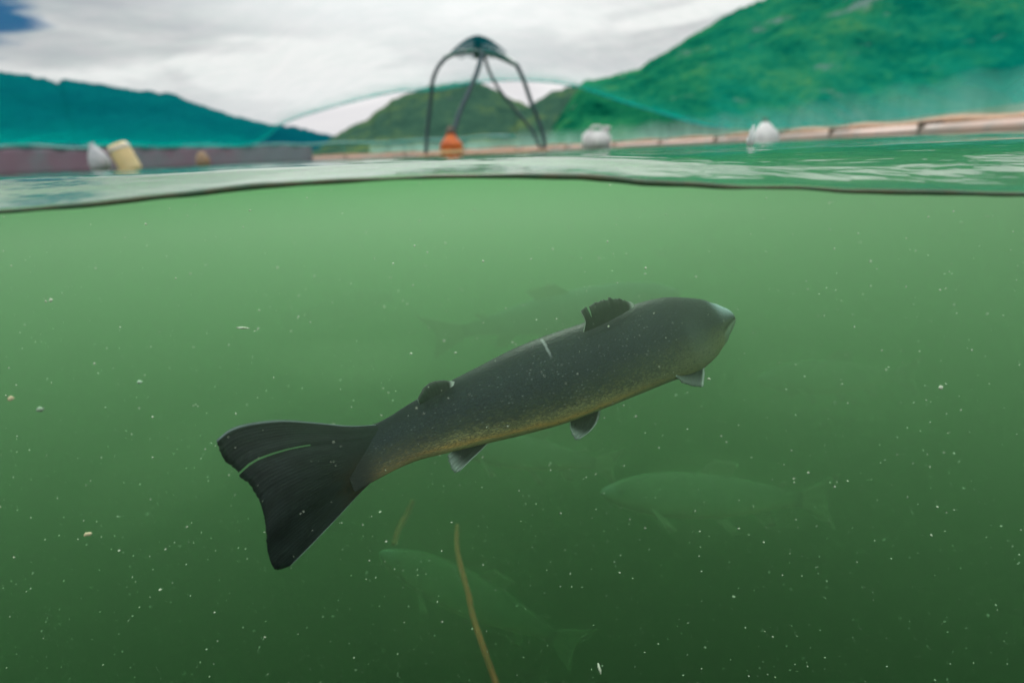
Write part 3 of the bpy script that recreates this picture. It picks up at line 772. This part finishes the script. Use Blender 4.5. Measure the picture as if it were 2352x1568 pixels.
t_trail = [cp(x, y, d) for x, y, d in [(498, 1010, 0.847), (503, 1030, 0.847), (520, 1060, 0.847), (545, 1080, 0.847), (552, 1094, 0.847), (573, 1112, 0.847), (592, 1142, 0.847), (606, 1182, 0.847), (612, 1230, 0.847), (616, 1272, 0.853), (632, 1306, 0.859), (665, 1300, 0.871)]]
t_lead = [S(862, 975)]+[cp(x, y, d) for x, y, d in [(800, 977, 0.944), (730, 970, 0.920), (650, 964, 0.883), (580, 970, 0.859), (530, 984, 0.847), (498, 1010, 0.847)]]
t_rear = [S(893, 1075)]+[cp(x, y, d) for x, y, d in [(840, 1118, 0.956), (780, 1182, 0.920), (720, 1245, 0.889), (665, 1300, 0.871)]]
child(link('tail_fin', fin_mesh('tail_fin', t_root, t_trail, t_lead, t_rear, 90, 26, .0032, .010, (.245, .5, .0006), .00015, 3, .0006), M_fin))
# flesh of the tail's root running into the fin
d_root = FL([(1340, 762), (1380, 745), (1425, 722), (1458, 702)], -.028, -.028)
d_trail = FL([(1334, 716), (1352, 702), (1383, 690), (1408, 685), (1436, 690), (1456, 697)], -.045, -.03)
child(link('dorsal_fin', fin_mesh('dorsal_fin', d_root, d_trail, [d_root[0], S(1343, 738, -.035), d_trail[0]], [d_root[-1], d_trail[-1]], 44, 12, .003, .22, (.14, .45, .0012), .0015, 21), M_fin3))
a_root = FL([(962, 926), (985, 915), (1015, 900), (1042, 884)], -.012)
a_trail = FL([(959, 918), (972, 893), (992, 877), (1018, 873), (1044, 876)], -.02, -.012)
child(link('adipose_fin', fin_mesh('adipose_fin', a_root, a_trail, [a_root[0], a_trail[0]], [a_root[-1], a_trail[-1]], 24, 8, .004, .03), M_fin3))
an_root = FL([(1062, 1020), (1085, 1016), (1110, 1012), (1132, 1008)], -.004)
an_tr = FL([(1028, 1044), (1034, 1066), (1044, 1084), (1056, 1082)], -.02)
child(link('anal_fin', fin_mesh('anal_fin', an_root, an_tr, [an_root[0], S(1045, 1030, -.01), an_tr[0]], [an_root[-1], S(1104, 1036, -.01), S(1078, 1060, -.015), an_tr[-1]], 30, 12, .0025, .05), M_fin2))
pe_root = FL([(1308, 964), (1335, 957), (1358, 948), (1380, 941)], -.004)
pe_tr = FL([(1310, 985), (1316, 1000), (1324, 1010), (1334, 1007)], -.03)
child(link('pelvic_fin', fin_mesh('pelvic_fin', pe_root, pe_tr, [pe_root[0], pe_tr[0]], [pe_root[-1], S(1374, 965, -.02), S(1358, 988, -.025), pe_tr[-1]], 26, 10, .0025, .05), M_fin2))
pc_root = FL([(1578, 838), (1590, 832), (1602, 826), (1612, 818)], -.015)
pc_tr = FL([(1552, 864), (1568, 878), (1592, 886), (1615, 888)], -.05)
M_fin4 = fin_mat('pectoral_fin', (.012, .025, .025), (.04, .07, .065), (.45, .55, .5), 8, .35, .03, .12, .2)
child(link('pectoral_fin', fin_mesh('pectoral_fin', pc_root, pc_tr, [pc_root[0], S(1562, 850, -.03), pc_tr[0]], [pc_root[-1], S(1618, 850, -.035), pc_tr[-1]], 26, 10, .003, .04), M_fin4))
pl = FL([(1548, 856), (1552, 850), (1556, 844)], .10)
# eye, low on the near cheek
def ball(name, loc, r_, mat, parent, sq=(1, 1, 1)):
    bm = bmesh.new(); bmesh.ops.create_uvsphere(bm, u_segments=20, v_segments=12, radius=r_); me = bpy.data.meshes.new(name); bm.to_mesh(me); bm.free()
    o_ = link(name, me, mat, parent); o_.location = loc; o_.scale = sq; return o_
M_eye = plain('eye', (.01, .012, .012), (.02, .02, .02), .15, 30, 0)

# ------------------------------------------------------------------ the other salmon, a generic one in its own axes (snout +X, back +Z)
M_skinb = skin_mat('salmon_skin_hazed', (.09, .16, .09), (.26, .33, .14), (.58, .56, .26), (.6, .5, .2), .4)  # green haze of the water is mixed into these skin and fin colours
M_skind = skin_mat('salmon_skin_hazed_dim', (.06, .13, .13), (.10, .2, .16), (.3, .4, .22), (.3, .35, .18), .2)
M_finb = fin_mat('hazed_fin', (.18, .26, .14), (.26, .36, .20), (.4, .5, .34), 24, .2, .03, .03, .3)
M_iris = plain('iris', (.16, .17, .11), (.10, .12, .08), .3, 40, 0)
child(ball('eye', S(1625, 747, -.0245), .0085, M_iris, salmon, (1, .8, 1)))
pu = ball('pupil', S(1625.5, 747, -.0290), .0052, M_eye, salmon, (1, .8, 1)); child(pu)
def salmon_proto():
    e = empty('salmon', (0, 0, 0), 'x', 'fish')
    z = lambda x, y: Vector((x, 0, y))
    prof = [(-.34, .030, -.030), (-.28, .032, -.032), (-.18, .050, -.048), (-.06, .072, -.070), (.06, .082, -.082), (.18, .080, -.082), (.27, .070, -.072), (.33, .055, -.060), (.38, .036, -.046), (.42, .014, -.026), (.432, -.002, -.016)]
    b_ = link('body', body_mesh('body', [(z(x, a), z(x, b)) for x, a, b in prof], 0, 56, 28, .58), M_skinb, e)
    tr = [z(-.46, .105), z(-.445, .07), z(-.425, .03), z(-.42, 0), z(-.425, -.03), z(-.445, -.07), z(-.46, -.105)]
    link('tail_fin', fin_mesh('tail_fin', [z(-.32, .032), z(-.32, 0), z(-.32, -.032)], tr, [z(-.32, .032), z(-.38, .062), tr[0]], [z(-.32, -.032), z(-.38, -.062), tr[-1]], 30, 8, .005, .03), M_finb, e)
    link('dorsal_fin', fin_mesh('dorsal_fin', [z(-.04, .070), z(.02, .077), z(.08, .078)], [z(-.07, .12), z(-.02, .128), z(.03, .13)], [z(-.04, .070), z(-.07, .12)], [z(.08, .078), z(.03, .13)], 16, 6, .003), M_finb, e)
    link('adipose_fin', fin_mesh('adipose_fin', [z(-.24, .036), z(-.21, .04)], [z(-.265, .062), z(-.25, .068)], [z(-.24, .036), z(-.265, .062)], [z(-.21, .04), z(-.25, .068)], 8, 4, .003), M_finb, e)
    link('anal_fin', fin_mesh('anal_fin', [z(-.20, -.042), z(-.13, -.055)], [z(-.23, -.10), z(-.19, -.105)], [z(-.20, -.042), z(-.23, -.10)], [z(-.13, -.055), z(-.19, -.105)], 12, 5, .003), M_finb, e)
    for s_ in (-1, 1):
        y_ = .02*s_
        q = lambda x, zz, yy=0: Vector((x, y_+s_*yy, zz))
        link('pelvic_fin', fin_mesh('pelvic_fin', [q(-.03, -.076), q(.01, -.078)], [q(-.08, -.12, .02), q(-.05, -.13, .02)], [q(-.03, -.076), q(-.08, -.12, .02)], [q(.01, -.078), q(-.05, -.13, .02)], 10, 4, .003), M_finb, e)
        link('pectoral_fin', fin_mesh('pectoral_fin', [q(.24, -.05, .02), q(.26, -.045, .02)], [q(.17, -.10, .06), q(.20, -.115, .06)], [q(.24, -.05, .02), q(.17, -.10, .06)], [q(.26, -.045, .02), q(.20, -.115, .06)], 10, 4, .003), M_finb, e)
        ey = ball('eye', (.365, s_*.0265, .006), .010, M_eye, e, (1, .6, 1))
    return e
proto = salmon_proto()
GR = 'blurred salmon in the green water'
spots = [  # snout px, tail px, depth at snout, at tail, roll, label
    ((868, 1262), (1335, 1492), 2.6, 2.8, 10, 'blurred pale salmon low in the middle, nose to the left behind the brown rope'),
    ((1372, 1128), (1915, 1150), 2.4, 2.5, 15, 'blurred salmon at the right below the big salmon, facing left'),
    ((1010, 1010), (1420, 1072), 2.4, 2.6, 8, 'blurred salmon half hidden under the belly of the big salmon'),
    ((1570, 668), (985, 775), 3.2, 3.4, -25, 'faint bluish salmon right behind and above the back of the big salmon'),
    ((1735, 868), (2110, 862), 3.3, 3.5, 12, 'faint salmon at the right, level with the fin under the big head'),
    ((905, 672), (640, 740), 5.4, 5.6, 6, 'very faint salmon in the bright water at the upper left'),
    ((2190, 1010), (1880, 960), 4.6, 4.8, 6, 'faint salmon at the far right, nose down, in the darker water'),
    ((1500, 575), (1760, 600), 6.0, 6.2, 6, 'tiny faint salmon in the bright water above the big head'),
]
def copy_tree(o_):
    c_ = o_.copy(); C.objects.link(c_)
    for ch in list(o_.children):
        d_ = ch.copy(); C.objects.link(d_); d_.parent = c_
    return c_
for i, (a, b, da, db, roll, lab) in enumerate(spots):
    e = proto if i == 0 else copy_tree(proto)
    A, B = cp(*a, da), cp(*b, db)
    X = (A-B).normalized(); Z = Vector((0, 0, 1)); Z = (Z-X*Z.dot(X)).normalized(); Y = Z.cross(X)
    m_ = Matrix((X, Y, Z)).transposed() @ Matrix.Rotation(R(roll if X.x < 0 else -roll), 3, 'X')
    e.location = (A+B)/2; e.rotation_euler = m_.to_euler(); k_ = (A-B).length/.89; e.scale = (k_, k_, k_)
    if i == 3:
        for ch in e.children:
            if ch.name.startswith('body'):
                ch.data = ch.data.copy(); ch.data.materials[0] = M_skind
    e['label'] = lab; e['category'] = 'fish'; e['group'] = GR

# ------------------------------------------------------------------ rope and drifting bits
M_rope = plain('brown_rope', (.50, .12, .045), (.36, .13, .05), .85, 60, .6)
def rope(pxs, rad, label):
    pts = cat([cp(x, y, d) for x, y, d in pxs], 60)
    rr = [rad*(.75+.25*min(1, i/10))*(1+.15*noise.noise(Vector((i*.6, rad*99, 0)))) for i in range(60)]
    return tag(tube('rope', pts, rr, M_rope, None, 8), label, 'rope', 'brown ropes in the deep water')
rope([(1050, 1205, 2.4), (1049, 1250, 2.25), (1058, 1300, 2.1), (1075, 1360, 2.0), (1085, 1410, 1.95), (1108, 1480, 1.85), (1140, 1570, 1.8), (1180, 1680, 1.7)], .0098, 'long brown rope hanging down to the lower edge')
rope([(948, 1150, 2.8), (935, 1180, 2.8), (916, 1215, 2.75), (905, 1250, 2.7)], .014, 'short brown rope end left of the long rope')
M_snow = plain('pale_flakes', (.75, .80, .68), (.60, .66, .5), .8, 300, .1)
# fine floating specks, countless
V = []; Fc = []
octa = [(1, 0, 0), (-1, 0, 0), (0, 1, 0), (0, -1, 0), (0, 0, 1), (0, 0, -1)]
of = [(0, 2, 4), (2, 1, 4), (1, 3, 4), (3, 0, 4), (2, 0, 5), (1, 2, 5), (3, 1, 5), (0, 3, 5)]
for k in range(11000):
    d = .68+2.0*random.random()**1.1
    x = random.uniform(-1.15, 1.15)*d; y = Y0+.02+(d-.68)*1.0+random.random()*.1
    z_ = -random.random()**.9*1.15*d-.012
    if y < Y0+.015 or z_ > surf_z(x, y)-.012: continue
    r_ = (.00042+.0015*random.random()**5)*(.5+d*.55)
    if random.random() < .03: r_ *= 1.8
    if k % 70 == 0:                                   # a few bits right at the port, out of focus
        x = random.uniform(-.6, .6); y = Y0+random.uniform(.02, .09); z_ = -random.uniform(.05, .5); r_ = random.uniform(.0005, .0011)
    sx, sy, sz = (random.uniform(.6, 1.5) for _ in range(3)); b0 = len(V)
    for p in octa: V.append((x+p[0]*r_*sx, y+p[1]*r_*sy, z_+p[2]*r_*sz))
    for f in of: Fc.append(tuple(b0+q for q in f))
tag(link('specks', mesh('specks', V, Fc), M_snow, smooth=False), 'countless fine pale specks drifting in the green water', 'specks', kind='stuff')
# larger single flakes
def flake(px, py, d, lw, lh, ang, label, seed, mat=M_snow):
    bm = bmesh.new(); bmesh.ops.create_icosphere(bm, subdivisions=2, radius=1)
    for v_ in bm.verts:
        n_ = 1+.45*noise.noise(v_.co*1.7+Vector((seed, 0, 0))); v_.co = Vector((v_.co.x*n_*lw, v_.co.y*n_*lh*.7, v_.co.z*n_*lh))
    me = bpy.data.meshes.new('flake'); bm.to_mesh(me); bm.free()
    o_ = link('flake', me, mat); o_.location = cp(px, py, d); o_.rotation_euler = (0, R(ang), 0)
    return tag(o_, label, 'debris', 'pale flakes drifting in the water')
M_cream2 = plain('cream_flake', (.85, .72, .45), (.7, .6, .4), .8, 200, .2)
flake(557, 753, .95, .0105, .0020, 4, 'thin bright white flake in the light water above the tail', 1)
flake(202, 1226, .84, .0062, .0030, -12, 'cream flake low at the left, below the level of the tail', 2, M_cream2)
flake(24, 915, .80, .0052, .0031, -20, 'cream flake touching the left edge', 3, M_cream2)
flake(92, 940, .80, .0050, .0033, -10, 'dull greenish flake just right of the cream one at the left edge', 4, plain('dull_flake', (.35, .5, .35), (.3, .42, .3), .8, 100, .2))
flake(321, 877, .84, .0036, .0026, 0, 'round pale flake left of and above the tail', 5, plain('mint_flake', (.5, .68, .5), (.42, .6, .45), .8, 100, .2))
flake(2161, 890, .85, .0035, .0030, 30, 'round pale flake in the darker water at the right', 6)
flake(1628, 870, 1.1, .0030, .0022, 0, 'tiny bright flake beside the pectoral fin', 7)
flake(1377, 1535, .90, .0020, .0088, -14, 'thin white feathery flake near the lower edge, right of the rope', 8)
flake(1110, 565 if False else 600, .95, .0018, .0018, 0, 'small white flake high in the bright water', 9)
